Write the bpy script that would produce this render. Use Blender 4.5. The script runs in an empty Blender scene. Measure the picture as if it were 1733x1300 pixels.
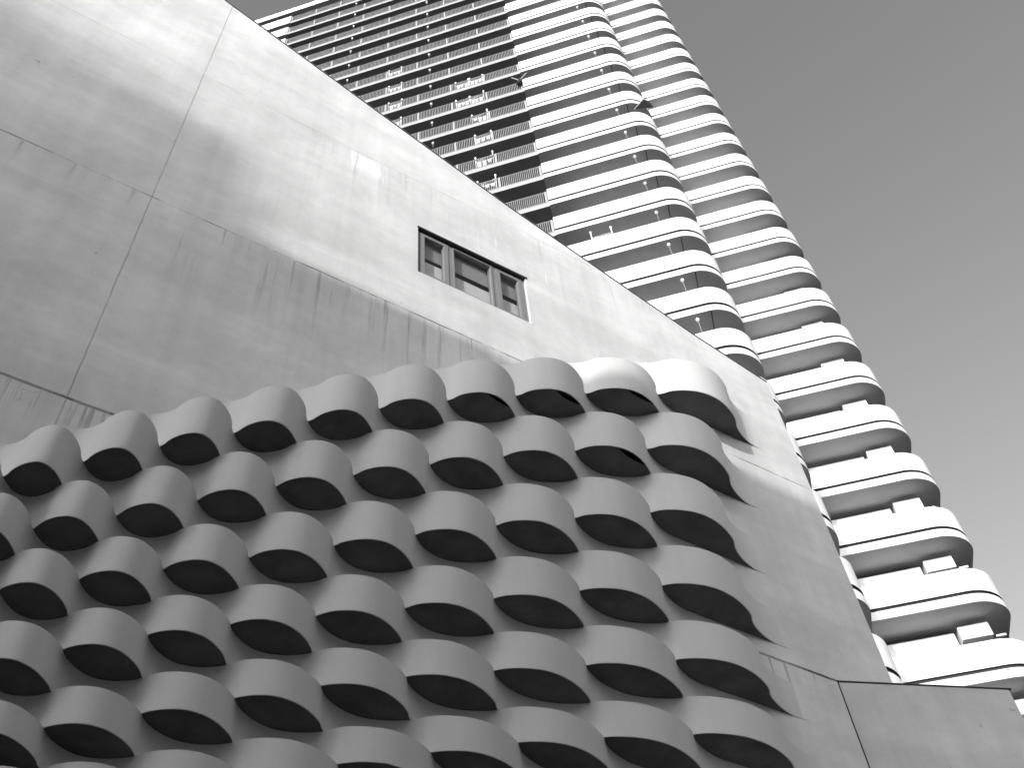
import bpy, math, random
from mathutils import Matrix, Vector
random.seed(7)
scene = bpy.context.scene
COL = scene.collection
PI = math.pi

# ------------------------------------------------------------------ helpers
class MB:
    def __init__(self):
        self.v, self.f, self.m = [], [], []
    def vert(self, p):
        self.v.append(tuple(p)); return len(self.v) - 1
    def face(self, idx, mi=0):
        self.f.append(tuple(idx)); self.m.append(mi)
    def quad(self, a, b, c, d, mi=0):
        self.face([self.vert(a), self.vert(b), self.vert(c), self.vert(d)], mi)
    def box(self, x0, x1, y0, y1, z0, z1, mi=0):
        p = [(x0,y0,z0),(x1,y0,z0),(x1,y1,z0),(x0,y1,z0),(x0,y0,z1),(x1,y0,z1),(x1,y1,z1),(x0,y1,z1)]
        i = [self.vert(q) for q in p]
        for q in ((0,3,2,1),(4,5,6,7),(0,1,5,4),(1,2,6,5),(2,3,7,6),(3,0,4,7)):
            self.face([i[k] for k in q], mi)
    def bar(self, a, b, r, n=8, mi=0, r2=None):
        a, b = Vector(a), Vector(b)
        d = (b - a).normalized()
        s = d.cross(Vector((0,0,1)))
        if s.length < 1e-4: s = d.cross(Vector((1,0,0)))
        s.normalize(); t = d.cross(s)
        r2 = r if r2 is None else r2
        A, B = [], []
        for k in range(n):
            q = 2*PI*k/n
            o = s*math.cos(q) + t*math.sin(q)
            A.append(self.vert(a + o*r)); B.append(self.vert(b + o*r2))
        for k in range(n):
            l = (k+1) % n
            self.face([A[k], A[l], B[l], B[k]], mi)
        self.face(A[::-1], mi); self.face(B, mi)
    def ball(self, c, r, nu=12, nv=8, mi=0, sz=1.0):
        rings = []
        for i in range(1, nv):
            th = PI*i/nv
            rings.append([self.vert((c[0]+r*math.sin(th)*math.cos(2*PI*k/nu), c[1]+r*math.sin(th)*math.sin(2*PI*k/nu), c[2]+sz*r*math.cos(th))) for k in range(nu)])
        top = self.vert((c[0],c[1],c[2]+sz*r)); bot = self.vert((c[0],c[1],c[2]-sz*r))
        for k in range(nu):
            l = (k+1) % nu
            self.face([top, rings[0][k], rings[0][l]], mi)
            self.face([bot, rings[-1][l], rings[-1][k]], mi)
            for i in range(len(rings)-1):
                self.face([rings[i][k], rings[i+1][k], rings[i+1][l], rings[i][l]], mi)
    def build(self, name, mats, parent=None, smooth=False, recalc=False):
        me = bpy.data.meshes.new(name)
        me.from_pydata(self.v, [], self.f)
        if not isinstance(mats, (list, tuple)): mats = [mats]
        for m in mats: me.materials.append(m)
        for p, mi in zip(me.polygons, self.m):
            p.material_index = mi
            p.use_smooth = smooth
        if recalc:
            import bmesh
            bm = bmesh.new(); bm.from_mesh(me)
            bmesh.ops.recalc_face_normals(bm, faces=bm.faces)
            bm.to_mesh(me); bm.free()
        me.update()
        o = bpy.data.objects.new(name, me)
        COL.objects.link(o)
        if parent is not None: o.parent = parent
        return o

def thing(name, label, cat, matrix=None, group=None):
    o = bpy.data.objects.new(name, None)
    o.empty_display_size = 0.3
    COL.objects.link(o)
    if matrix is not None: o.matrix_world = matrix
    o['label'] = label; o['category'] = cat
    if group: o['group'] = group
    return o

def copy_of(src, parent, loc=None):
    c = src.copy(); COL.objects.link(c)
    c.parent = parent
    if loc is not None: c.location = loc
    return c

# ------------------------------------------------------------------ node helpers
class NT:
    def __init__(self, name):
        self.mat = bpy.data.materials.new(name)
        self.mat.use_nodes = True
        self.t = self.mat.node_tree
        self.t.nodes.clear()
        self.out = self.t.nodes.new('ShaderNodeOutputMaterial')
        self.bsdf = self.t.nodes.new('ShaderNodeBsdfPrincipled')
        self.t.links.new(self.bsdf.outputs[0], self.out.inputs[0])
        tc = self.t.nodes.new('ShaderNodeTexCoord')
        self.co = tc.outputs['Object']
        sx = self.t.nodes.new('ShaderNodeSeparateXYZ')
        self.t.links.new(self.co, sx.inputs[0])
        self.x, self.y, self.z = sx.outputs
    def link(self, a, b): self.t.links.new(a, b)
    def put(self, sock, v):
        if hasattr(v, 'is_output'): self.link(v, sock)
        else: sock.default_value = v
    def m(self, op, a, b=0.0, c=0.0, clamp=False):
        n = self.t.nodes.new('ShaderNodeMath'); n.operation = op; n.use_clamp = clamp
        self.put(n.inputs[0], a); self.put(n.inputs[1], b); self.put(n.inputs[2], c)
        return n.outputs[0]
    def step(self, v, lo, hi, a=0.0, b=1.0):
        n = self.t.nodes.new('ShaderNodeMapRange'); n.interpolation_type = 'SMOOTHSTEP'
        self.put(n.inputs[0], v); self.put(n.inputs[1], lo); self.put(n.inputs[2], hi)
        self.put(n.inputs[3], a); self.put(n.inputs[4], b)
        return n.outputs[0]
    def noise(self, sc, scale=(1,1,1), off=(0,0,0), detail=4, rough=0.55, dist=0.0):
        mp = self.t.nodes.new('ShaderNodeMapping')
        self.link(self.co, mp.inputs[0])
        mp.inputs['Scale'].default_value = scale
        mp.inputs['Location'].default_value = off
        n = self.t.nodes.new('ShaderNodeTexNoise')
        self.link(mp.outputs[0], n.inputs['Vector'])
        n.inputs['Scale'].default_value = sc
        n.inputs['Detail'].default_value = detail
        n.inputs['Roughness'].default_value = rough
        n.inputs['Distortion'].default_value = dist
        return n.outputs[0]
    def grey(self, v):
        n = self.t.nodes.new('ShaderNodeCombineColor')
        for i in range(3): self.link(v, n.inputs[i])
        self.link(n.outputs[0], self.bsdf.inputs['Base Color'])
    def bump(self, h, strength=0.2, dist=0.01):
        n = self.t.nodes.new('ShaderNodeBump')
        n.inputs['Strength'].default_value = strength
        n.inputs['Distance'].default_value = dist
        self.link(h, n.inputs['Height'])
        self.link(n.outputs[0], self.bsdf.inputs['Normal'])
    def rough(self, v, spec=0.3):
        self.put(self.bsdf.inputs['Roughness'], v)
        self.bsdf.inputs['Specular IOR Level'].default_value = spec

def plain(name, v, var=0.06, sc=3.0, rough=0.6, spec=0.3, metallic=0.0):
    g = NT(name)
    n = g.noise(sc, detail=5)
    g.grey(g.m('MULTIPLY', g.m('ADD', g.m('MULTIPLY', g.m('SUBTRACT', n, 0.5), 2*var), 1.0), v))
    g.rough(rough, spec)
    g.bsdf.inputs['Metallic'].default_value = metallic
    return g.mat

S = 6.5                      # metres: camera to the plane of the concrete wall
EYE = 1.6
J1, J2, J3, J0 = [EYE + S*h for h in (2.136, 1.592, 1.0395, 0.49)]
PV = 0.786*S

def concrete(name, base, joints=True):
    g = NT(name)
    big = g.noise(0.35, (1,1,1), detail=3)
    hor = g.noise(1.0, (0.22, 1, 1.5), (3.1,0,1.7), detail=4, rough=0.6)
    ver = g.noise(1.0, (5.0, 1, 0.16), (1.3,0,4.0), detail=5, rough=0.6)
    ver2 = g.noise(1.0, (1.6, 1, 0.09), (7.3,0,2.0), detail=3, rough=0.6)
    fine = g.noise(38.0, detail=3)
    mot = g.noise(4.5, (1,1,1.4), (5,0,5), detail=6, rough=0.65)
    f = g.m('ADD', 1.0, g.m('MULTIPLY', g.m('SUBTRACT', big, 0.5), 0.34))
    f = g.m('ADD', f, g.m('MULTIPLY', g.m('SUBTRACT', hor, 0.5), 0.40))
    f = g.m('ADD', f, g.m('MULTIPLY', g.m('SUBTRACT', ver, 0.5), 0.20))
    f = g.m('ADD', f, g.m('MULTIPLY', g.m('SUBTRACT', ver2, 0.5), 0.24))
    f = g.m('ADD', f, g.m('MULTIPLY', g.m('SUBTRACT', mot, 0.5), 0.22))
    f = g.m('ADD', f, g.m('MULTIPLY', g.m('SUBTRACT', fine, 0.5), 0.07))
    blot = g.step(g.noise(0.8, (1,1,0.75), (3.3,0,6.1), detail=7, rough=0.62, dist=0.4), 0.35, 0.68)
    f = g.m('MULTIPLY', f, g.m('ADD', 0.92, g.m('MULTIPLY', blot, 0.15)))
    grain = g.noise(140.0, detail=2)
    f = g.m('ADD', f, g.m('MULTIPLY', g.m('SUBTRACT', grain, 0.5), 0.12))
    pits = g.step(g.noise(9.0, (1,1,1), (1.7,0,3.1), detail=2, rough=0.5), 0.73, 0.77)
    f = g.m('MULTIPLY', f, g.m('SUBTRACT', 1.0, g.m('MULTIPLY', pits, 0.25)))
    add = None
    if joints:
        wob = g.m('MULTIPLY', g.m('SUBTRACT', g.noise(3.0, detail=3), 0.5), 0.025)
        dark = None
        br = g.step(g.noise(1.3, (1,1,1), (2,0,9), detail=5, rough=0.7), 0.36, 0.6)
        brv = g.step(g.noise(1.0, (1,1,1), (4,0,2), detail=5, rough=0.7), 0.25, 0.55)
        for zc, w, k in ((J3, 0.016, 0.9), (J2, 0.011, 0.75), (J1, 0.008, 0.35), (J0, 0.014, 0.8)):
            d = g.m('ABSOLUTE', g.m('SUBTRACT', g.m('ADD', g.z, wob), zc))
            l = g.m('MULTIPLY', g.step(d, w*0.5, w*1.6, 1.0, 0.0), k)
            l = g.m('MULTIPLY', l, br if zc != J3 else g.m('MAXIMUM', br, 0.65))
            dark = l if dark is None else g.m('MAXIMUM', dark, l)
        wob2 = g.m('MULTIPLY', g.m('SUBTRACT', g.noise(2.0, (1,1,1), (8,0,0), detail=3), 0.5), 0.03)
        for xc, w, k in ((0.0, 0.007, 0.4), (-PV, 0.007, 0.5)):
            d = g.m('ABSOLUTE', g.m('SUBTRACT', g.m('ADD', g.x, wob2), xc))
            l = g.m('MULTIPLY', g.m('MULTIPLY', g.step(d, w*0.5, w*1.7, 1.0, 0.0), k), g.m('MAXIMUM', brv, 0.55))
            dark = g.m('MAXIMUM', dark, l)
        # drips running down from the joints
        drip = g.step(g.noise(1.0, (9.0, 1, 0.35), (0.4,0,0), detail=5, rough=0.6, dist=0.3), 0.53, 0.66)
        soot = g.step(g.noise(1.0, (2.2, 1, 0.2), (2.4,0,0.7), detail=4, rough=0.6), 0.45, 0.75)
        for zc, L, k, xa, xb in ((J2, 1.6, 0.40, 0.3, 5.6), (J2, 0.5, 0.3, -2.5, 0.3), (J3, 0.6, 0.42, -2.0, 11.0), (J1, 2.2, 0.14, 1.8, 9.0), (J1, 3.0, 0.16, 2.5, 3.0)):
            dz = g.m('SUBTRACT', zc, g.z)
            mk = g.m('MULTIPLY', g.step(dz, 0.0, 0.02), g.step(dz, 0.05, L, 1.0, 0.0))
            mk = g.m('MULTIPLY', mk, g.m('MULTIPLY', g.step(g.x, xa-0.4, xa+0.4), g.step(g.x, xb-0.8, xb+0.4, 1.0, 0.0)))
            both = g.m('MAXIMUM', drip, g.m('MULTIPLY', soot, 0.5))
            dark = g.m('MAXIMUM', dark, g.m('MULTIPLY', g.m('MULTIPLY', mk, both), k))
        # short cracks
        ck = g.noise(2.2, (1.0,1,0.55), (1,0,3), detail=2, rough=0.4, dist=1.2)
        cd = g.step(g.m('ABSOLUTE', g.m('SUBTRACT', ck, 0.5)), 0.0012, 0.0045, 1.0, 0.0)
        cm = g.step(g.noise(0.9, (1,1,1), (11,0,7), detail=2), 0.64, 0.70)
        dark = g.m('MAXIMUM', dark, g.m('MULTIPLY', g.m('MULTIPLY', cd, cm), 0.5))
        f = g.m('MULTIPLY', f, g.m('SUBTRACT', 1.0, dark))
        # lime bleeding out of the upper joint
        lime = g.noise(1.0, (19.0, 1, 1.3), (0.2,0,0.3), detail=4, rough=0.65, dist=0.5)
        dz = g.m('SUBTRACT', g.m('SUBTRACT', J1, 0.05), g.z)
        wid = g.m('ABSOLUTE', g.m('SUBTRACT', g.x, 2.62))
        lm = g.m('MULTIPLY', g.step(dz, 0.0, 0.03), g.step(dz, 0.12, 0.85, 1.0, 0.0))
        lm = g.m('MULTIPLY', lm, g.step(wid, 0.12, 0.42, 1.0, 0.0))
        lm = g.m('MULTIPLY', lm, g.step(g.m('ADD', lime, g.m('MULTIPLY', g.step(wid, 0.0, 0.26, 1.0, 0.0), 0.10)), 0.45, 0.53))
        # pale runs above the window and flecks along the joint
        fl = g.step(g.noise(5.0, (1.5,1,1), (9,0,2), detail=5, rough=0.7), 0.60, 0.68)
        fz = g.step(g.m('ABSOLUTE', g.m('SUBTRACT', g.z, J1-0.12)), 0.02, 0.3, 1.0, 0.0)
        fx = g.m('MULTIPLY', g.step(g.x, 2.7, 3.3), g.step(g.x, 5.5, 7.0, 1.0, 0.0))
        lm = g.m('MAXIMUM', lm, g.m('MULTIPLY', g.m('MULTIPLY', fl, g.m('MULTIPLY', fz, fx)), 0.55))
        rn = g.step(g.noise(1.0, (13.0, 1, 0.8), (3.2,0,1.3), detail=4, rough=0.6, dist=0.4), 0.60, 0.68)
        rz = g.m('MULTIPLY', g.step(g.z, 14.15, 14.3), g.step(g.z, 14.6, 15.1, 1.0, 0.0))
        rx = g.m('MULTIPLY', g.step(g.x, 4.3, 4.8), g.step(g.x, 5.5, 6.2, 1.0, 0.0))
        lm = g.m('MAXIMUM', lm, g.m('MULTIPLY', g.m('MULTIPLY', rn, g.m('MULTIPLY', rz, rx)), 0.8))
        # pale sweep lines following the pours
        sw = g.step(g.noise(1.0, (0.25, 1, 3.0), (6,0,2), detail=4, rough=0.6), 0.52, 0.72)
        v = g.m('MULTIPLY', f, base)
        v = g.m('ADD', v, g.m('MULTIPLY', sw, 0.05))
        v = g.m('ADD', g.m('MULTIPLY', v, g.m('SUBTRACT', 1.0, lm)), g.m('MULTIPLY', lm, 1.0))
    else:
        v = g.m('MULTIPLY', f, base)
    g.grey(g.m('MAXIMUM', v, 0.02))
    g.rough(0.85, 0.2)
    g.bump(g.m('ADD', mot, g.m('MULTIPLY', fine, 0.5)), 0.12, 0.01)
    return g.mat

def wave_paint(name, base):
    g = NT(name)
    a = g.noise(0.8, detail=4)
    b = g.noise(1.0, (7,7,0.5), detail=4)
    c = g.noise(60.0, detail=2)
    f = g.m('ADD', 1.0, g.m('MULTIPLY', g.m('SUBTRACT', a, 0.5), 0.14))
    f = g.m('ADD', f, g.m('MULTIPLY', g.m('SUBTRACT', b, 0.5), 0.13))
    f = g.m('ADD', f, g.m('MULTIPLY', g.m('SUBTRACT', c, 0.5), 0.12))
    f = g.m('MULTIPLY', f, g.step(g.x, 5.8, 8.0, 1.0, 1.15))      # paler coat where the bands run out into the wall
    g.grey(g.m('MULTIPLY', f, base))
    g.rough(0.62, 0.25)
    g.bump(c, 0.05, 0.004)
    return g.mat

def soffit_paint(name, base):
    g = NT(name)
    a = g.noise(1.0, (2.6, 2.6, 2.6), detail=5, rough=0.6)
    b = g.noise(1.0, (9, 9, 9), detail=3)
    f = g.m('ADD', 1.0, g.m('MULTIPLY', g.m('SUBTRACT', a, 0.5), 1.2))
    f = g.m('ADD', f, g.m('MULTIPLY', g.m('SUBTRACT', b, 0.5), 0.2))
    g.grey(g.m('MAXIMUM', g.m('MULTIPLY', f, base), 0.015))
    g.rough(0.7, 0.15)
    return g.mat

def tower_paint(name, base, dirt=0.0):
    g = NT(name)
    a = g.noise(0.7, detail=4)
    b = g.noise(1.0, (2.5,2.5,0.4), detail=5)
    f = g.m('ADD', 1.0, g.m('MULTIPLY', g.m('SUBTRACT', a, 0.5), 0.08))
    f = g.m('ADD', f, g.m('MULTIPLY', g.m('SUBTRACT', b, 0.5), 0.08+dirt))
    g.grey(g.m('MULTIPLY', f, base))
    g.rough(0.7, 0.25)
    return g.mat

M = dict(
    wall=concrete('board_marked_concrete', 0.74),
    wing=concrete('streaked_concrete', 0.54, joints=False),
    wave=wave_paint('grey_wave_paint', 0.63),
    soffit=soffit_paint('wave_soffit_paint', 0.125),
    seam=plain('dark_seam', 0.015),
    flash=plain('dark_flashing', 0.03, rough=0.5),
    flash2=plain('pale_flashing', 0.35, rough=0.5),
    frame=plain('grey_window_frame', 0.27, var=0.12, sc=6, rough=0.5),
    blind=plain('grey_blind', 0.42, var=0.1, sc=2),
    pane_backing=plain('pale_sheet', 0.9, var=0.08, sc=2),
    dark=plain('dark_interior', 0.03),
    white=tower_paint('white_tower_render', 0.84),
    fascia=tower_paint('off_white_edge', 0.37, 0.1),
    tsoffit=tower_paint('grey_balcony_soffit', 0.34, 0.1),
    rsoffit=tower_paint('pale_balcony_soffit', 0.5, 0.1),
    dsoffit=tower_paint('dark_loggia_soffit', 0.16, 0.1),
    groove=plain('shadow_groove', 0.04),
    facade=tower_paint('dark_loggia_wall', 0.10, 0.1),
    rail=plain('pale_railing_paint', 0.34, var=0.05),
    ball_white=plain('white_globe', 0.88, var=0.02),
    pole=plain('grey_pole', 0.2, var=0.3, sc=14),
    cloth=plain('white_laundry', 0.85, var=0.05, sc=8),
    parasol=plain('dark_parasol_cloth', 0.02),
    screen=plain('dark_screen_weave', 0.045, var=0.2, sc=10),
    ground=plain('grey_paving', 0.035, var=0.15, sc=0.6, rough=0.9),
    block=plain('grey_block_render', 0.55, var=0.1, sc=0.5, rough=0.8),
)
def glass():
    g = NT('window_glass')
    t = g.t
    tr = t.nodes.new('ShaderNodeBsdfTransparent'); tr.inputs[0].default_value = (0.8,0.8,0.8,1)
    gl = t.nodes.new('ShaderNodeBsdfGlossy'); gl.inputs['Roughness'].default_value = 0.02
    gl.inputs[0].default_value = (0.9,0.9,0.9,1)
    lw = t.nodes.new('ShaderNodeLayerWeight'); lw.inputs[0].default_value = 0.5
    fr = t.nodes.new('ShaderNodeMath'); fr.operation = 'MULTIPLY_ADD'
    pw_ = t.nodes.new('ShaderNodeMath'); pw_.operation = 'POWER'; pw_.inputs[1].default_value = 4.0
    t.links.new(lw.outputs['Facing'], pw_.inputs[0]); t.links.new(pw_.outputs[0], fr.inputs[0])
    fr.inputs[1].default_value = 0.6; fr.inputs[2].default_value = 0.05
    mx = t.nodes.new('ShaderNodeMixShader')
    t.links.new(fr.outputs[0], mx.inputs[0]); t.links.new(tr.outputs[0], mx.inputs[1]); t.links.new(gl.outputs[0], mx.inputs[2])
    t.links.new(mx.outputs[0], g.out.inputs[0])
    return g.mat
M['glass'] = glass()

# ------------------------------------------------------------------ concrete building
DU = Vector((0.86389934, 0.5036645, 0)); NN = Vector((-0.5036645, 0.86389934, 0))
mat_b = Matrix(((DU.x, NN.x, 0, S*NN.x), (DU.y, NN.y, 0, S*NN.y), (0, 0, 1, 0), (0, 0, 0, 1)))
bld = thing('concrete_building', 'blank grey concrete building with sloping roof edge, strip window and wavy relief', 'building', mat_b)

def P(u, h, w=0.0):          # wall coordinates -> local metres
    return (S*u, -S*w, EYE + S*h)

ROOF = [(-2.0, 3.44), (-0.7, 2.88), (-0.024, 2.586), (0.419, 2.393), (0.793, 2.234), (1.101, 2.122), (1.342, 2.037), (1.5525, 1.978)]
def roof_h(u):
    for (a, ha), (b, hb) in zip(ROOF[:-1], ROOF[1:]):
        if u <= b: return ha + (hb-ha)*(u-a)/(b-a)
    return ROOF[-1][1]
WU0, WU1, WH0, WH1 = 0.5355, 0.8145, 1.7475, 1.9245
DEEP = 7.0
mb = MB()
us = sorted(set([u for u, _ in ROOF] + [WU0, WU1]))
for a, b in zip(us[:-1], us[1:]):
    ha, hb = roof_h(a), roof_h(b)
    g0 = -EYE/S
    if a >= WU0-1e-6 and b <= WU1+1e-6:
        mb.quad(P(a,g0), P(b,g0), P(b,WH0), P(a,WH0))
        mb.quad(P(a,WH1), P(b,WH1), P(b,hb), P(a,ha))
    else:
        mb.quad(P(a,g0), P(b,g0), P(b,hb), P(a,ha))
    pa, pb = P(a,ha), P(b,hb)
    mb.quad(pa, pb, (pb[0],DEEP,pb[2]), (pa[0],DEEP,pa[2]))
    ga, gb = P(a,g0), P(b,g0)
    mb.quad((pa[0],DEEP,pa[2]), (pb[0],DEEP,pb[2]), (gb[0],DEEP,gb[2]), (ga[0],DEEP,ga[2]))
for u, s in ((us[0], -1), (us[-1], 1)):
    t, gz = P(u, roof_h(u)), P(u, -EYE/S)
    q = [gz, (gz[0],DEEP,gz[2]), (t[0],DEEP,t[2]), t]
    mb.quad(*(q if s > 0 else q[::-1]))
RV = 0.16                     # window reveal
x0, x1, z0, z1 = S*WU0, S*WU1, EYE+S*WH0, EYE+S*WH1
mb.quad((x0,0,z0),(x1,0,z0),(x1,RV,z0),(x0,RV,z0)); mb.quad((x0,RV,z1),(x1,RV,z1),(x1,0,z1),(x0,0,z1))
mb.quad((x0,0,z1),(x0,0,z0),(x0,RV,z0),(x0,RV,z1)); mb.quad((x1,0,z0),(x1,0,z1),(x1,RV,z1),(x1,RV,z0))
wall = mb.build('wall', M['wall'], bld)
wall['label'] = 'grey concrete wall face with cast joints, drips and stains'

mb = MB()                     # folded metal edge following the roof slope
for (a, ha), (b, hb) in zip(ROOF[:-1], ROOF[1:]):
    pa, pb = P(a,ha), P(b,hb)
    for (y0, y1, za, zb, mi) in ((-0.014, 0.4, 0.003, 0.013, 0), (-0.010, 0.4, 0.015, 0.030, 1)):
        i = [mb.vert(p) for p in ((pa[0],y0,pa[2]+za),(pb[0],y0,pb[2]+za),(pb[0],y1,pb[2]+za),(pa[0],y1,pa[2]+za),
                                  (pa[0],y0,pa[2]+zb),(pb[0],y0,pb[2]+zb),(pb[0],y1,pb[2]+zb),(pa[0],y1,pa[2]+zb))]
        for q in ((0,3,2,1),(4,5,6,7),(0,1,5,4),(1,2,6,5),(2,3,7,6),(3,0,4,7)):
            mb.face([i[k] for k in q], mi)
mb.build('roof_edge', [M['flash'], M['flash2']], bld)

# window: outer frame, three sashes
mb = MB()
fw = 0.05
yf0, yf1 = 0.05, 0.13
mb.box(x0+0.003, x1-0.003, yf0, yf1, z1-fw, z1-0.003); mb.box(x0+0.003, x1-0.003, yf0, yf1, z0+0.003, z0+fw)
mb.box(x0+0.003, x0+fw, yf0, yf1, z0+fw, z1-fw); mb.box(x1-fw, x1-0.003, yf0, yf1, z0+fw, z1-fw)
W = x1-x0
cuts = [x0+fw, x0+0.30*W, x0+0.705*W, x1-fw]
for c in cuts[1:3]:
    mb.box(c-0.03, c+0.03, yf0, yf1, z0+fw, z1-fw)
win = mb.build('window', M['frame'], bld)
for k in range(3):
    a, b = cuts[k]+(0.03 if k else 0.0)+0.004, cuts[k+1]-(0.03 if k < 2 else 0.0)-0.004
    t = 0.07 if k != 1 else 0.028
    mb = MB(); ys0, ys1 = 0.035, 0.115
    c0, c1 = z0+fw+0.004, z1-fw-0.004
    mb.box(a, b, ys0, ys1, c1-t*0.8, c1); mb.box(a, b, ys0, ys1, c0, c0+t*0.8)
    mb.box(a, a+t, ys0, ys1, c0+t*0.8, c1-t*0.8); mb.box(b-t, b, ys0, ys1, c0+t*0.8, c1-t*0.8)
    mb.build('sash', M['frame'], win)
    mb = MB(); mb.quad((a+t*0.9, 0.075, c0+t*0.75), (b-t*0.9, 0.075, c0+t*0.75), (b-t*0.9, 0.075, c1-t*0.75), (a+t*0.9, 0.075, c1-t*0.75))
    mb.build('pane', M['glass'], win)
    zm = c0+(c1-c0)*0.60
    mb = MB(); mb.box(a-0.02, b+0.02, 0.15, 0.158, zm, c1+0.1)
    mb.build('blind', M['blind'], win)
    mb = MB(); mb.box(a-0.02, b+0.02, 0.165, 0.175, c0-0.1, zm-0.10+(0.03 if k == 0 else 0))  # pale sheet added behind the lower part of each pane
    mb.build('pane_backing', M['pane_backing'], win)
mb = MB(); mb.box(x0-0.1, x1+0.1, 0.5, 0.52, z0-0.3, z1+0.3)
mb.box(x0-0.1, x1+0.1, RV+0.01, 0.5, z1+0.06, z1+0.08); mb.box(x0-0.1, x1+0.1, RV+0.01, 0.5, z0-0.12, z0-0.10)
mb.build('room_lining', M['dark'], win)
mb = MB(); mb.box(x0-0.01, x1+0.03, -0.012, 0.05, z1-0.012, z1+0.022)
mb.build('lintel_drip', M['flash'], win)

# angled lower wing at the right corner
p0 = Vector((S*1.393, 0)); wd = Vector((0.3187, 0.0357))*S
p1 = p0 + Vector((wd.x*DU.x + wd.y*DU.y, wd.x*NN.x + wd.y*NN.y))
zt = EYE + S*1.0375
mb = MB()
b1 = p1 + Vector((0.5, 3.0)); b0 = p0 + Vector((0.0, 0.5))
ring = [p0, p1, b1, Vector((p0.x, b1.y))]
lo = [mb.vert((q.x, q.y, 0)) for q in ring]; hi = [mb.vert((q.x, q.y, zt)) for q in ring]
for k in range(4):
    l = (k+1) % 4
    mb.face([lo[k], lo[l], hi[l], hi[k]])
mb.face(hi)
mb.build('wing_wall', M['wing'], bld)
d = (p1-p0).normalized(); nrm = Vector((d.y, -d.x))
mb = MB()
A, B = p0 - d*0.005, p1 + d*0.03
q = [A + nrm*0.012, B + nrm*0.012, B - nrm*0.2, A - nrm*0.2]
lo = [mb.vert((v.x, v.y, zt+0.003)) for v in q]; hi = [mb.vert((v.x, v.y, zt+0.016)) for v in q]
for k in range(4):
    l = (k+1) % 4
    mb.face([lo[k], lo[l], hi[l], hi[k]])
mb.face(hi); mb.face(lo[::-1])
mb.build('wing_edge', M['flash'], bld)
mb = MB()
mb.bar((p0.x+nrm.x*0.006, p0.y+nrm.y*0.006, 0), (p0.x+nrm.x*0.004, p0.y+nrm.y*0.004, zt), 0.008, 6)
mb.build('corner_joint', M['flash'], bld)

# wavy relief
CU = [0.38974, 0.55148, 0.04743, 0.1856, -0.06986, 0.06896, 0.0394, 0.0023, 0.00627, -0.00042, 0.00021, 0.01597]
CH = [0.92145, 0.00574, 0.41244, 0.00058, 0.0035, 0.09264, -0.00288, -0.00718, 0.00778, 0.00191, -0.00075, 0.00884]
RB = [(0,0,-0.00120,-0.00108), (1,1,-0.00173,0.01266), (2,2,-0.00331,0.00379), (3,3,-0.00111,0.00551), (4,4,0.00242,-0.00904), (5,5,-0.00354,0.01474), (6,6,-0.00448,-0.00061), (7,7,-0.00029,-0.00232), (8,8,-0.00930,-0.02059), (9,9,0.00088,-0.02274), (1,-1,0.00208,0.00413), (2,0,0.00183,-0.00402), (3,1,0.00094,0.01195), (4,2,0.00156,0.00811), (5,3,-0.00619,-0.00245), (6,4,0.00302,-0.00274), (7,5,0.00143,0.00217), (8,6,-0.00582,-0.00380), (9,7,-0.01601,-0.02485), (1,-3,0.00188,0.01132), (2,-2,-0.00691,0.00254), (3,-1,0.00093,0.00270), (4,0,-0.00263,-0.00769), (5,1,0.00826,0.00583), (6,2,-0.00019,0.00541), (7,3,-0.00583,-0.00171), (8,4,0.00927,0.00301), (9,5,0.01628,0.01667), (2,-4,0.00764,-0.00194), (3,-3,-0.00270,0.01327), (4,-2,-0.00363,-0.00232), (5,-1,-0.00526,-0.00150), (6,0,-0.00106,-0.01126), (7,1,0.00303,0.00381), (8,2,0.00889,0.00814), (9,3,0.00798,0.00722), (2,-6,-0.01258,-0.01938), (3,-5,-0.00307,-0.00602), (4,-4,0.00632,-0.00187), (5,-3,-0.00060,0.00498), (6,-2,-0.00375,-0.00228), (7,-1,-0.01120,-0.00640), (8,0,-0.00731,-0.00908), (9,1,0.00739,0.00254), (5,-5,-0.00686,-0.00939), (6,-4,0.01043,-0.00041), (7,-3,0.01194,0.00836), (8,-2,-0.00076,-0.00064), (9,-1,-0.01331,-0.00603), (1,0,0.00200,-0.00952), (2,1,0.00271,-0.01164), (3,2,-0.00025,-0.00694), (4,3,-0.00436,-0.00242), (5,4,0.01240,0.00491), (6,5,-0.00446,-0.01061), (7,6,0.00566,0.00641), (8,7,0.00891,0.01381), (9,8,0.01861,0.04912), (10.45,9,0.01892,-0.00038), (1,-2,-0.00208,-0.00617), (2,-1,-0.00001,0.00338), (3,0,0.00122,-0.00042), (4,1,0.00005,-0.00794), (5,2,-0.00547,-0.00450), (6,3,0.00071,-0.00201), (7,4,0.00474,0.00878), (8,5,-0.00870,-0.01072), (9,6,-0.00492,0.00344), (10.45,7,-0.02040,-0.01189), (2,-3,-0.00171,-0.01066), (3,-2,-0.00079,-0.00610), (4,-1,0.00271,0.00412), (5,0,0.00409,0.00594), (6,1,0.00114,-0.00553), (7,2,-0.00375,-0.00614), (8,3,-0.00500,-0.00439), (9,4,-0.01252,-0.01050), (10.45,5,-0.00252,0.00168), (2,-5,0.00835,0.01469), (3,-4,0.00293,0.00258), (4,-3,-0.00057,-0.00311), (5,-2,-0.00322,-0.00228), (6,-1,0.00231,0.00855), (7,0,0.00727,0.00776), (8,1,-0.00048,0.00055), (9,2,-0.00937,-0.00985), (10.45,3,0.00657,-0.00179), (3,-6,-0.00366,0.00293), (4,-5,0.00545,0.00393), (5,-4,0.00056,0.00708), (6,-3,-0.00250,-0.00264), (7,-2,-0.00949,-0.00436), (8,-1,0.00689,0.00782), (9,0,0.01365,0.00400), (10.45,1,-0.00925,0.00397)]
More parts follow.
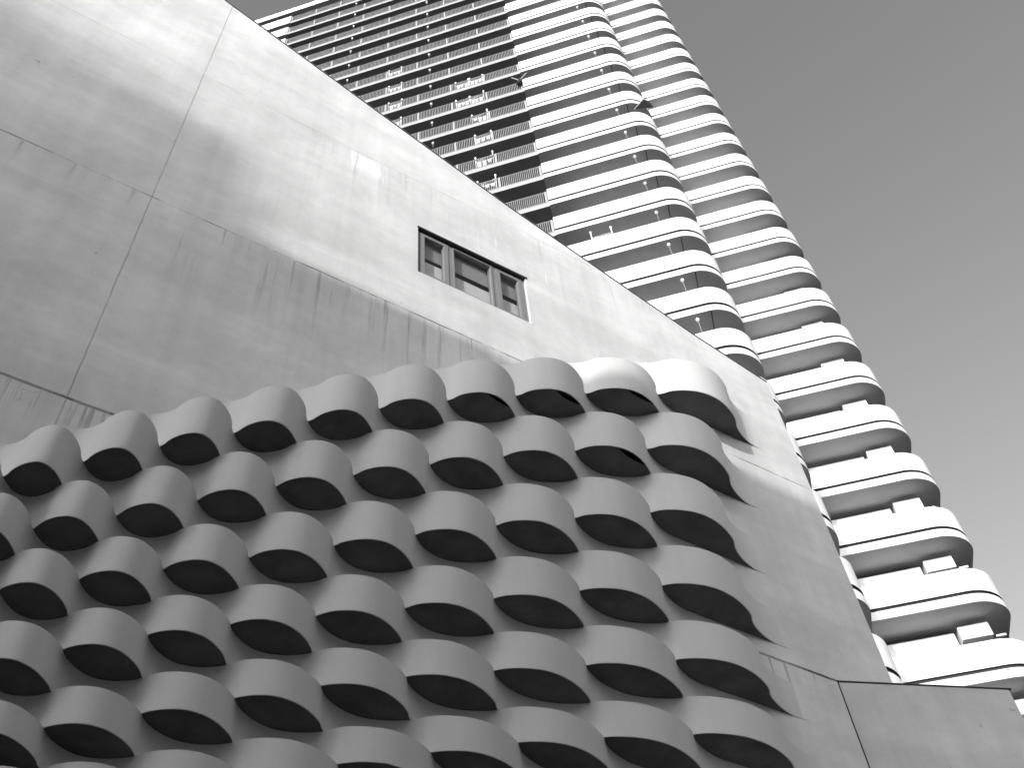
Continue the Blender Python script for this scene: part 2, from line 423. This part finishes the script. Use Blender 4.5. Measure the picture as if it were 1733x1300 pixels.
EX = 0.8
def AM(b): return 0.97*min(max(0.0335+0.0006*b, 0.0275), 0.0375)
BELLY = 0.03
def basis(a, b):
    x, y = (a-5)/5, (b-1)/6
    return (1, x, y, x*x, x*y, y*y, x**3, x*x*y, x*y*y, y**3, x**4, x**3*y)
def local(a, b, k):
    r = 0.0
    for e in RB:
        d = (a-e[0])**2 + 0.6*(b-e[1])**2
        if d < 12: r += e[k]*math.exp(-d/3.125)
    return r
_cu, _ch = {}, {}
def U(a, b):
    q = (round(a, 4), round(b, 4))
    if q not in _cu: _cu[q] = sum(c*t for c, t in zip(CU, basis(a, b))) + local(a, b, 2)
    return _cu[q]
def Hh(a, b):
    q = (round(a, 4), round(b, 4))
    if q not in _ch: _ch[q] = sum(c*t for c, t in zip(CH, basis(a, b))) + local(a, b, 3)
    return _ch[q]
def wave(a, b, j):
    ua = U(a+.5, b)-U(a-.5, b); ub = U(a, b+.5)-U(a, b-.5)
    ae = a + EX*(ub/ua)*(b-(j+.5))
    lo_ = j-0.5
    hi_ = j+1.5
    while hi_ < 9.4: hi_ += 2
    if ae <= lo_ or ae >= hi_: return 0.0
    q = math.sin(PI*(ae-j))
    return AM(b)*(1+math.copysign(abs(q)**0.75, q))
SUB = 24
def band(j):
    a0 = max(j-0.9, -2.6)
    a1 = j+1.5
    while a1 < 9.4: a1 += 2
    a1 += 0.02
    n = int((a1-a0)*SUB)
    rows = [0, .25, .5, .75, 1.0]
    mb = MB(); grid = []
    for r in rows:
        line = []
        for i in range(n+1):
            a = a0+(a1-a0)*i/n; b = j+r
            w_ = wave(a,b,j)
            p = P(U(a,b), Hh(a,b), w_)
            if r == 0: p = (p[0], p[1], p[2] + BELLY*S*max(0.0, w_-wave(a,b,j-1)))
            line.append(mb.vert((p[0], p[1]+0.001-0.012*min(1.0, (n-i)/(SUB*0.6), i/(SUB*0.3)), p[2])))
        grid.append(line)
    for r in range(len(rows)-1):
        for i in range(n):
            mb.face([grid[r][i], grid[r][i+1], grid[r+1][i+1], grid[r+1][i]])
    # lower lip, turned inwards, and the top closing strip
    lip, lipu, back = [], [], []
    topf, topb = [], []
    for i in range(n+1):
        a = a0+(a1-a0)*i/n
        v = mb.v[grid[0][i]]; w = -v[1]
        lip.append(mb.vert(v)); lipu.append(mb.vert((v[0], -max(w-0.012, 0.0), v[2])))
        back.append(mb.vert((v[0], -max(w-0.012, 0.0), v[2]+0.02)))
        v = mb.v[grid[-1][i]]
        topf.append(mb.vert((v[0], v[1], v[2]))); topb.append(mb.vert((v[0], 0.02, v[2])))
    for i in range(n):
        mb.face([lip[i+1], lip[i], lipu[i], lipu[i+1]])
        mb.face([lipu[i+1], lipu[i], back[i], back[i+1]])
        mb.face([topf[i], topf[i+1], topb[i+1], topb[i]])
    for i in (0, n):
        v0, v1 = mb.v[grid[0][i]], mb.v[grid[-1][i]]
        mb.quad(v0, v1, (v1[0], 0.02, v1[2]), (v0[0], 0.02, v0[2]))
    o = mb.build('wave_band', M['wave'], bld)
    for k, p in enumerate(o.data.polygons):
        p.use_smooth = k < (len(rows)-1)*n
    return o
LOOSE = {(6,6): 0.35, (7,7): 0.5, (8,8): 0.4, (8,6): 0.5}
SEAMS = set()
def soffit(j, m, parent):
    loose = LOOSE.get((m, j), 0.0)
    mb = MB(); profs = []
    n = 22
    e0, e1 = -0.06, 1.06
    if m >= 9: e1 = 1.62
    for i in range(n+1):
        t = e0+(e1-e0)*i/n
        a = m+t; b = j
        wu, wl = S*wave(a, b, j)+0.012, S*wave(a, b, j-1)+0.012
        wo = wu-0.011
        drop = 0.0
        belly = BELLY*max(0.0, wu-wl)
        if loose and t > 0.42:
            q = min(1.0, (t-0.42)/0.5)
            wo -= loose*(wu-wl)*0.55*math.sin(PI*q)**1.0*0.6
            drop = loose*0.04*math.sin(PI*q)
        wi = min(wl-0.08, wo-0.03)
        p = P(U(a,b), Hh(a,b))
        wi_, wo_ = max(wi, -0.02), max(wo, -0.015)
        prof = []
        for qv in (0.0, 0.25, 0.5, 0.7, 0.85, 1.0):
            prof.append((p[0], -(wo_+(wi_-wo_)*qv), p[2]+0.005-drop*(1-qv)+belly*(1-qv)**1.7))
        profs.append(prof)
    V_ = [[mb.vert(p) for p in pr] for pr in profs]
    for i in range(n):
        for q in range(5):
            mb.face([V_[i][q+1], V_[i][q], V_[i+1][q], V_[i+1][q+1]])
    if (m, j) in SEAMS:       # a dark panel joint following the vault
        i0, i1 = (5, 19) if (m+j) % 4 == 0 else (10, 11)
        def spot(i, t):
            v = Vector(profs[i][0]).lerp(Vector(profs[i][-1]), t)
            return v - Vector((0, 0, 0.007))
        ts = [(i, 0.03+0.72*(i-i0)/(i1-i0)) for i in range(i0, i1+1)] if i0 == 5 else [(i0, t/8*0.9) for t in range(9)]
        for (ia, ta), (ib, tb) in zip(ts[:-1], ts[1:]):
            A, B = spot(ia, ta), spot(ib, tb)
            e = (B-A).cross(Vector((0, 0, 1))).normalized()*0.0045
            mb.quad(A-e, A+e, B+e, B-e, 1)
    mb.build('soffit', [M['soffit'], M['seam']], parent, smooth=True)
for j in range(9, -11, -1):
    o = band(j)
    m = j
    while m < 0: m += 2
    while m <= 9:
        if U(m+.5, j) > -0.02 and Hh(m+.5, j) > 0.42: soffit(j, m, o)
        m += 2

# ------------------------------------------------------------------ apartment tower
TN = Vector((0.28208017, 0.95939084, 0)); TU = Vector((0.95939084, -0.28208017, 0))
mat_t = Matrix(((TU.x, TN.x, 0, 0), (TU.y, TN.y, 0, 0), (0, 0, 1, 0), (0, 0, 0, 1)))
tower = thing('apartment_tower', 'tall white apartment tower of stacked balconies with rounded ends', 'tower', mat_t)
DL, DR = 25.0, 30.5
def LT(k): return EYE + DL*(1.68333983 + 0.112021068*k - 0.000123476*k*k - 7.09997e-6*k**3)
def LB(k): return LT(k) - 1.575
def RB(k): return EYE + DR*(0.58137297 + 0.0941855284*k - 0.000153943*k*k)
FAS, PAR = 0.52, 1.575

def outline(xl, xr, y, r, back, inset=0.0, n=14):
    """plan line of a balcony: straight front, rounded right end, straight return"""
    pts = [(xl, y+inset)]
    cx, cy = xr-r, y+r
    steps = max(1, int((cx-xl)/2.0))
    for k in range(1, steps): pts.append((xl+(cx-xl)*k/steps, y+inset))
    for k in range(n+1):
        q = -PI/2 + (PI/2)*k/n
        pts.append((cx+(r-inset)*math.cos(q), cy+(r-inset)*math.sin(q)))
    pts.append((xr-inset, back))
    return pts
def ribbon(mb, pts, za, zb, mi=0, flip=False):
    lo = [mb.vert((p[0], p[1], za)) for p in pts]; hi = [mb.vert((p[0], p[1], zb)) for p in pts]
    for k in range(len(pts)-1):
        f = [lo[k], lo[k+1], hi[k+1], hi[k]]
        mb.face(f[::-1] if flip else f, mi)
def flat(mb, A, B, z, mi=0, up=True):
    a = [mb.vert((p[0], p[1], z)) for p in A]; b = [mb.vert((p[0], p[1], z)) for p in B]
    for k in range(len(A)-1):
        f = [a[k], a[k+1], b[k+1], b[k]]
        mb.face(f if up else f[::-1], mi)
def back_line(pts, y):
    return [(min(p[0], pts[-1][0]-0.3), max(y, p[1]+0.01)) for p in pts]

# ---- left wing storey (local to its slab underside)
LX0, RA, RB_, LXR, LR = -29.0, -19.3, -1.62, 4.78, 1.3
LBACK = 31.5
def left_storey():
    mb = MB()
    full = outline(LX0, LXR, DL, LR, LBACK)
    depth = DL+1.9
    # white fascia at both solid stretches
    lft = [(LX0, DL), (RA, DL)]
    rgt = [p for p in outline(RB_, LXR, DL, LR, LBACK)]
    for pts in (lft, rgt):
        ribbon(mb, pts, 0, FAS-0.17, 0)
        ins = [(p[0], p[1]) for p in pts]
    rin = outline(RB_, LXR, DL, LR, LBACK, 0.07); lin = [(LX0, DL+0.07), (RA, DL+0.07)]
    for pts, ins in ((lft, lin), (rgt, rin)):
        flat(mb, pts, ins, FAS-0.17, 2)
        ribbon(mb, ins, FAS-0.17, FAS+0.03, 2)
    # thinner edge in the railed stretch, set back a little
    mid = [(RA, DL+0.07), (RB_, DL+0.07)]
    ribbon(mb, mid, 0.02, 0.40, 1)
    mb.box(RA+0.002, RB_-0.002, DL+0.05, DL+0.3, 0.40, 0.43, 1)
    mb.quad((RA,DL,0),(RA,DL+0.07,0),(RA,DL+0.07,FAS),(RA,DL,FAS)); mb.quad((RB_,DL+0.07,0),(RB_,DL,0),(RB_,DL,FAS),(RB_,DL+0.07,FAS))
    mb.box(3.60, 3.64, DL+0.06, depth-0.1, -0.012, 0.001, 2)
    # soffit and floor
    bl = [(LX0, depth), (RA, depth)]
    flat(mb, lft, bl, 0, 3, False)
    flat(mb, [(RA, DL+0.07), (RB_, DL+0.07)], [(RA, depth), (RB_, depth)], 0.02, 4, False)
    flat(mb, rgt, back_line(rgt, depth), 0, 3, False)
    flat(mb, [(LX0, DL+0.1), (RB_, DL+0.1)], [(LX0, depth), (RB_, depth)], 0.40, 1)
    flat(mb, rin, back_line(rin, depth), 0.40, 1)
    return mb
def parapet(pts_out, pts_in, h0, h1):
    mb = MB()
    ribbon(mb, pts_out, h0, h1, 0); ribbon(mb, pts_in, h0, h1, 0, True)
    flat(mb, pts_out, pts_in, h1, 0); flat(mb, pts_out, pts_in, h0, 1, False)
    for k in (0, -1):
        a, b = pts_out[k], pts_in[k]
        mb.quad((a[0],a[1],h0),(b[0],b[1],h0),(b[0],b[1],h1),(a[0],a[1],h1))
    return mb
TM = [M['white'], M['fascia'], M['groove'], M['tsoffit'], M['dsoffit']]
def railing():
    mb = MB()
    y = DL+0.12
    z0_, z1_ = 0.44, 1.50
    mb.box(RA+0.02, RB_-0.02, y-0.03, y+0.03, z1_-0.04, z1_)
    mb.box(RA+0.02, RB_-0.02, y-0.02, y+0.02, z0_+0.04, z0_+0.08)
    n = int((RB_-RA)/0.10)
    for k in range(n+1):
        x = RA+0.05+(RB_-RA-0.1)*k/n
        mb.box(x-0.014, x+0.014, y-0.012, y+0.012, z0_+0.08, z1_-0.05)
    for k in range(9):
        x = RA+0.1+(RB_-RA-0.2)*k/8
        mb.box(x-0.05, x+0.05, y-0.04, y+0.031, z0_, z1_+0.01)
    return mb
def ball_post(x, y, z0, z1):  # slim post with a white ball, standing for a rainwater pipe piece
    mb = MB()
    mb.bar((x,y,z0), (x,y,z1-0.08), 0.024, 8, 1)
    mb.ball((x,y,z1), 0.078, 12, 8, 0, 1.3)
    return mb

KL0, KL1 = -10, 16
def make_left(k, src=None):
    z = LB(k)
    if src is None:
        o = left_storey().build('balcony', TM, tower)
        po, pi_ = outline(RB_, LXR, DL, LR, LBACK), outline(RB_, LXR, DL, LR, LBACK, 0.12)
        parapet(po, pi_, FAS, PAR).build('parapet', [M['white'], M['groove']], o)
        lo_, li_ = [(LX0, DL), (RA, DL)], [(LX0, DL+0.12), (RA, DL+0.12)]
        parapet(lo_, li_, FAS, PAR).build('parapet', [M['white'], M['groove']], o)
        railing().build('railing', M['rail'], o)
        for x in (3.0, -7.45, -13.45):
            ball_post(x, DL+0.17, 1.3 if x > 0 else 1.9, 2.62 if x > 0 else 2.42).build('ball_post', [M['ball_white'], M['pole']], o, smooth=True)
        mb = MB(); mb.box(-0.5, 3.6, DL+1.55, DL+1.85, 0.41, 2.35)
        mb.build('room_wall', M['white'], o)
    else:
        o = copy_of(src, tower)
        for ch in list(src.children): copy_of(ch, o)
    o.location = (-0.0116*(z-48), 0, z)
    return o
first_l = None
for k in range(KL0, KL1+1):
    o = make_left(k, first_l)
    if first_l is None: first_l = o

# ---- right wing storey, set back
RXR, RR, RBACK = 10.22, 1.28, 40.0
def right_storey():
    mb = MB()
    depth = DR+2.4
    po, pi_ = outline(0.0, RXR, DR, RR, RBACK), outline(0.0, RXR, DR, RR, RBACK, 0.07)
    ribbon(mb, po, 0, 0.33, 0)
    flat(mb, po, pi_, 0.33, 2); ribbon(mb, pi_, 0.33, 0.5, 2)
    flat(mb, po, back_line(po, depth), 0, 3, False)
    flat(mb, pi_, back_line(pi_, depth), 0.38, 1)
    return mb
first_r = None
for k in range(-3, 25):
    z = RB(k)
    if first_r is None:
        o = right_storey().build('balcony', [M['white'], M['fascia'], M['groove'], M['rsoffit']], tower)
        po, pi_ = outline(0.0, RXR, DR, RR, RBACK), outline(0.0, RXR, DR, RR, RBACK, 0.12)
        parapet(po, pi_, 0.46, 1.39).build('parapet', [M['white'], M['groove']], o)
        mb = MB(); mb.box(0.0, 8.26, DR+1.14, DR+1.5, 0.39, 2.60)
        mb.box(0.0, 8.26, DR+1.3, DR+1.5, 2.60, 2.74, 1)  # dark strip putting the slab's cast shade into the wall head
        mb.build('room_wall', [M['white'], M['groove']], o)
        mb = MB(); mb.box(8.38, 9.34, DR+0.93, DR+1.5, 2.16, 2.66); mb.box(9.42, 9.72, DR+1.0, DR+1.06, 2.10, 2.17)
        mb.box(8.38, 9.6, DR+2.2, DR+2.4, 0.39, 2.72, 1)
        mb.build('storage_box', [M['white'], M['facade']], o)
        first_r = o
    else:
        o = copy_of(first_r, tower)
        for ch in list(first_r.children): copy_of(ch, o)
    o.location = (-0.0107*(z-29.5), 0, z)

# roof slab, core walls
mb = MB()
zr = LB(KL1+1)
po = outline(LX0, LXR, DL-0.02, LR, LBACK)
ribbon(mb, po, zr, zr+0.95, 0)
flat(mb, po, back_line(po, DL+6), zr+0.95, 0); flat(mb, po, back_line(po, DL+1.9), zr, 3, False)
mb.box(0, RXR-RR, DR, RBACK, RB(25), RB(25)+0.9, 0)
rs = mb.build('roof_slab', TM, tower); rs.location.x = -0.0116*(zr-48)
mb = MB()
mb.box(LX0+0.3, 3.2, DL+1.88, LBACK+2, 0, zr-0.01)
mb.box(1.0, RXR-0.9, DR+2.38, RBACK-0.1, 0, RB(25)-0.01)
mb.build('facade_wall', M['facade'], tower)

def at_tower(u, h, y):        # a spot on the left wing seen in line with (u, h) on its front plane, at depth y
    f = y/DL
    return Vector((u*y, y, EYE + (h*DL)*f))

# ------------------------------------------------------------------ things standing on the balconies
def rack(label, u, k, wide, slant, group='drying racks on the tower balconies', lift=0.0):
    x, y, z = u*(DL+0.35), DL+0.35, LB(k)+0.43
    m4 = mat_t @ Matrix.Translation((x, y, z))
    t = thing('drying_rack', label, 'drying rack', m4, group)
    for s in (-1, 1):
        mb = MB(); hgt = (1.74 if (s < 0 or not slant) else 1.95)+lift
        mb.bar((s*wide/2, 0, 0), (s*wide/2, 0, hgt), 0.028, 8); mb.ball((s*wide/2, 0, hgt), 0.065, 8, 6, 0, 1.5)
        mb.bar((s*wide/2, -0.12, 0.02), (s*wide/2, 0.5, 0.02), 0.025, 6)
        mb.build('post', M['ball_white'], t)
    mb = MB()
    a, b = 1.15+lift, 1.15+lift
    mb.bar((-wide/2, 0, a), (wide/2, 0, b), 0.018, 6)
    mb.bar((-wide/2, 0, a+0.1), (wide/2, 0, (1.62 if slant else 1.3)+lift), 0.016, 6)
    mb.bar((-wide/2, 0.35, a-0.2), (wide/2, 0.35, b-0.2), 0.016, 6)
    mb.build('hanging_rail', M['ball_white'], t)
    for i in range(3):
        mb = MB(); cx = -wide/2+wide*(i+0.7)/3.4; cw = wide*0.22; n = 6
        top, bot = [], []
        dr = random.uniform(0.35, 0.7)
        for q in range(n+1):
            xx = cx-cw/2+cw*q/n; yy = -0.03+0.025*math.sin(q*2.1+i)
            top.append((xx, yy, 1.15+lift)); bot.append((xx+random.uniform(-.02,.02), yy*1.6, 1.15+lift-dr+random.uniform(-.06,.06)))
        for q in range(n): mb.quad(bot[q], bot[q+1], top[q+1], top[q])
        mb.build('laundry', M['cloth'], t, smooth=True)
    return t
rack('white drying rack with laundry, left one of the upper side-by-side pair behind the railing', -0.2190, 7, 0.85, False)
rack('white drying rack with laundry, right one of the upper side-by-side pair behind the railing', -0.1822, 7, 0.85, False)
rack('white drying rack with laundry, left one of the lower side-by-side pair behind the railing', -0.2198, 6, 0.9, False)
rack('white drying rack with a slanting bar, right one of the lower side-by-side pair', -0.1851, 6, 0.9, True)
rack('lone white drying rack with a slanting bar, one floor below the side-by-side pairs', -0.1827, 5, 0.95, True)
rack('lone white drying rack with a level bar, two floors below the side-by-side pairs', -0.1795, 4, 0.95, False)
rack('lone white drying rack with a slanting bar, three floors below the side-by-side pairs', -0.1824, 3, 1.0, True)
rack('lowest drying rack behind the railing, its slanting bar just above the concrete roof edge', -0.1822, 2, 1.0, True)
rack('topmost drying rack in the column of four nearest the concrete roof edge', -0.4014, 9, 0.9, False)
rack('second drying rack from the top in the column of four nearest the concrete roof edge', -0.3992, 8, 0.9, False)
rack('third drying rack from the top in the column of four nearest the concrete roof edge', -0.3969, 7, 0.9, False)
rack('bottom drying rack in the column of four, touching the concrete roof edge', -0.3976, 6, 0.9, False)
rack('white drying rack standing up above a solid white parapet, apart from the railings', 0.0188, -1, 0.95, False, lift=0.55)
rack('small white drying rack peeping over the solid parapet above the lone balcony rack', 0.018, 8, 0.75, False, lift=0.1)

t = thing('folded_parasol', 'dark folded parasol with two pale arms at the end of the railing', 'parasol',
          mat_t @ Matrix.Translation((-0.0765*DL, DL-0.08, LB(6)+1.15)))
mb = MB(); mb.bar((0,0,-0.2), (0.05,0.0,0.55), 0.16, 10, 0, 0.05); mb.ball((0,0,-0.15), 0.2, 10, 6, 0, 0.8)
mb.build('cloth', M['parasol'], t, smooth=True)
for e in ((-0.42, 0.0, 0.95), (0.5, 0.0, 1.0)):
    mb = MB(); mb.bar((0.02,-0.02,0.2), e, 0.035, 6); mb.build('arm', M['fascia'], t)

c = [at_tower(0.1535, 2.0272, DL-0.06), at_tower(0.1905, 2.0100, DL+0.55), at_tower(0.1860, 2.0460, DL+0.35), at_tower(0.1770, 2.0590, DL-0.08)]
t = thing('balcony_screen', 'dark slanting screen board standing on a rounded balcony end', 'screen', mat_t @ Matrix.Translation(c[0]))
mb = MB()
nrm3 = (c[1]-c[0]).cross(c[3]-c[0]).normalized()*0.05
lo = [mb.vert(q-c[0]) for q in c]; hi = [mb.vert(q-c[0]+nrm3) for q in c]
mb.face(lo); mb.face(hi[::-1])
for k in range(4):
    l = (k+1) % 4
    mb.face([lo[k], hi[k], hi[l], lo[l]])
mb.build('board', M['screen'], t, recalc=True)
mb = MB()
for a, b in ((0,3),(2,3)):
    mb.bar(c[a]-c[0]-nrm3*0.6, c[b]-c[0]-nrm3*0.6, 0.03, 6)
mb.build('edge_batten', M['fascia'], t)

# ------------------------------------------------------------------ unseen blocks, placed to shade the wall and hold back sky light
KX = 0.8386/0.4794            # side walls run towards the sun
def block(label, xa, xb, ya, depth, zt_, floors, skew=0.0):
    blk = thing('unseen_block', label, 'building', mat_b)
    mb = MB()
    yb = ya-skew*(xb-xa)
    for (g, z0b, z1b) in ((0.0, 0.0, zt_-0.5), (0.15, zt_-0.5, zt_)):
        q = [(xa-g, ya+g), (xb+g, yb+g), (xb+g-KX*depth, yb-depth-g), (xa-g-KX*depth, ya-depth-g)]
        l_ = [mb.vert((x, y, z0b)) for x, y in q]; h_ = [mb.vert((x, y, z1b)) for x, y in q]
        for k in range(4):
            m_ = (k+1) % 4
            mb.face([l_[k], h_[k], h_[m_], l_[m_]])
        mb.face(h_[::-1]); mb.face(l_)
    o = mb.build('wall', M['block'], blk, recalc=True)
    for f in range(floors):
        mb = MB()
        n = int((xb-xa)/3)
        for i in range(n):
            x = xa+(xb-xa)*(i+0.5)/n
            yy = ya-skew*(x-xa)
            mb.box(x-0.8, x+0.8, yy-0.08, yy+0.1, 1.5+f*3.2, 3.0+f*3.2)
        mb.build('window_row', M['dark'], o)
block('long grey flat-roofed block facing the wavy wall, outside the picture', -40.0, -8.5, -13.36, 9, 20.08, 5, 0.11)
block('low grey block added unseen behind the viewpoint to cut sky light, right of the long block', 2.0, 42.0, -24, 12, 17.5, 5)  # added block, keeps sky light off the right of the wall
block('grey mid-rise block beyond the long block, outside the picture', -80.0, -44.4, -26, 6, 27.99, 8)
block('farthest and tallest grey block, added out of view to soften the shadow edge', -300.0, -192.6, -110, 20, 74.3, 20)  # added block, gives the upper shadow its soft edge

# ------------------------------------------------------------------ ground
mb = MB()
mb.quad((-900,-900,0),(900,-900,0),(900,900,0),(-900,900,0))
g = mb.build('ground', M['ground']); g['kind'] = 'structure'

# ------------------------------------------------------------------ light
SUN_AZ, SUN_EL = math.radians(210), math.radians(15)
sd = Vector((math.sin(SUN_AZ)*math.cos(SUN_EL), math.cos(SUN_AZ)*math.cos(SUN_EL), math.sin(SUN_EL)))
L = bpy.data.lights.new('sun', 'SUN'); L.energy = 2.95; L.angle = math.radians(0.53); L.color = (1.0, 0.995, 0.985)
lo = bpy.data.objects.new('sun', L); COL.objects.link(lo)
lo.rotation_euler = (-sd).to_track_quat('-Z', 'Y').to_euler()
lo.location = sd*120

w = bpy.data.worlds.new('World'); scene.world = w; w.use_nodes = True
nt = w.node_tree; nt.nodes.clear()
sky = nt.nodes.new('ShaderNodeTexSky'); sky.sky_type = 'NISHITA'; sky.sun_disc = False
sky.sun_elevation = SUN_EL; sky.sun_rotation = SUN_AZ
sky.air_density = 1.0; sky.dust_density = 1.5; sky.ozone_density = 1.0
bw = nt.nodes.new('ShaderNodeRGBToBW')
bg = nt.nodes.new('ShaderNodeBackground'); bg.inputs[1].default_value = 0.29
ow = nt.nodes.new('ShaderNodeOutputWorld')
nt.links.new(sky.outputs[0], bw.inputs[0]); pw = nt.nodes.new('ShaderNodeMath'); pw.operation = 'POWER'; pw.inputs[1].default_value = 1.1
nt.links.new(bw.outputs[0], pw.inputs[0]); nt.links.new(pw.outputs[0], bg.inputs[0]); nt.links.new(bg.outputs[0], ow.inputs[0])

# ------------------------------------------------------------------ camera
X = Vector((0.99975318, 0.01716061, -0.01411017)); Y = Vector((0.02221674, -0.77222740, 0.63495768)); F = Vector((0.0, 0.63511444, 0.77241805))
F = X.cross(Y)*-1
F.normalize(); Y = F.cross(X)*-1
cam = bpy.data.cameras.new('camera')
cam.sensor_fit = 'HORIZONTAL'; cam.sensor_width = 36; cam.lens = 36*1697/1733
cam.shift_x = (866.5-745)/1733
cam.clip_start = 0.1; cam.clip_end = 3000
co = bpy.data.objects.new('camera', cam); COL.objects.link(co)
co.matrix_world = Matrix(((X.x, Y.x, -F.x, 0), (X.y, Y.y, -F.y, 0), (X.z, Y.z, -F.z, EYE), (0,0,0,1)))
scene.camera = co
scene.view_settings.view_transform = 'Standard'; scene.view_settings.look = 'None'
scene.view_settings.exposure = 0; scene.view_settings.gamma = 1
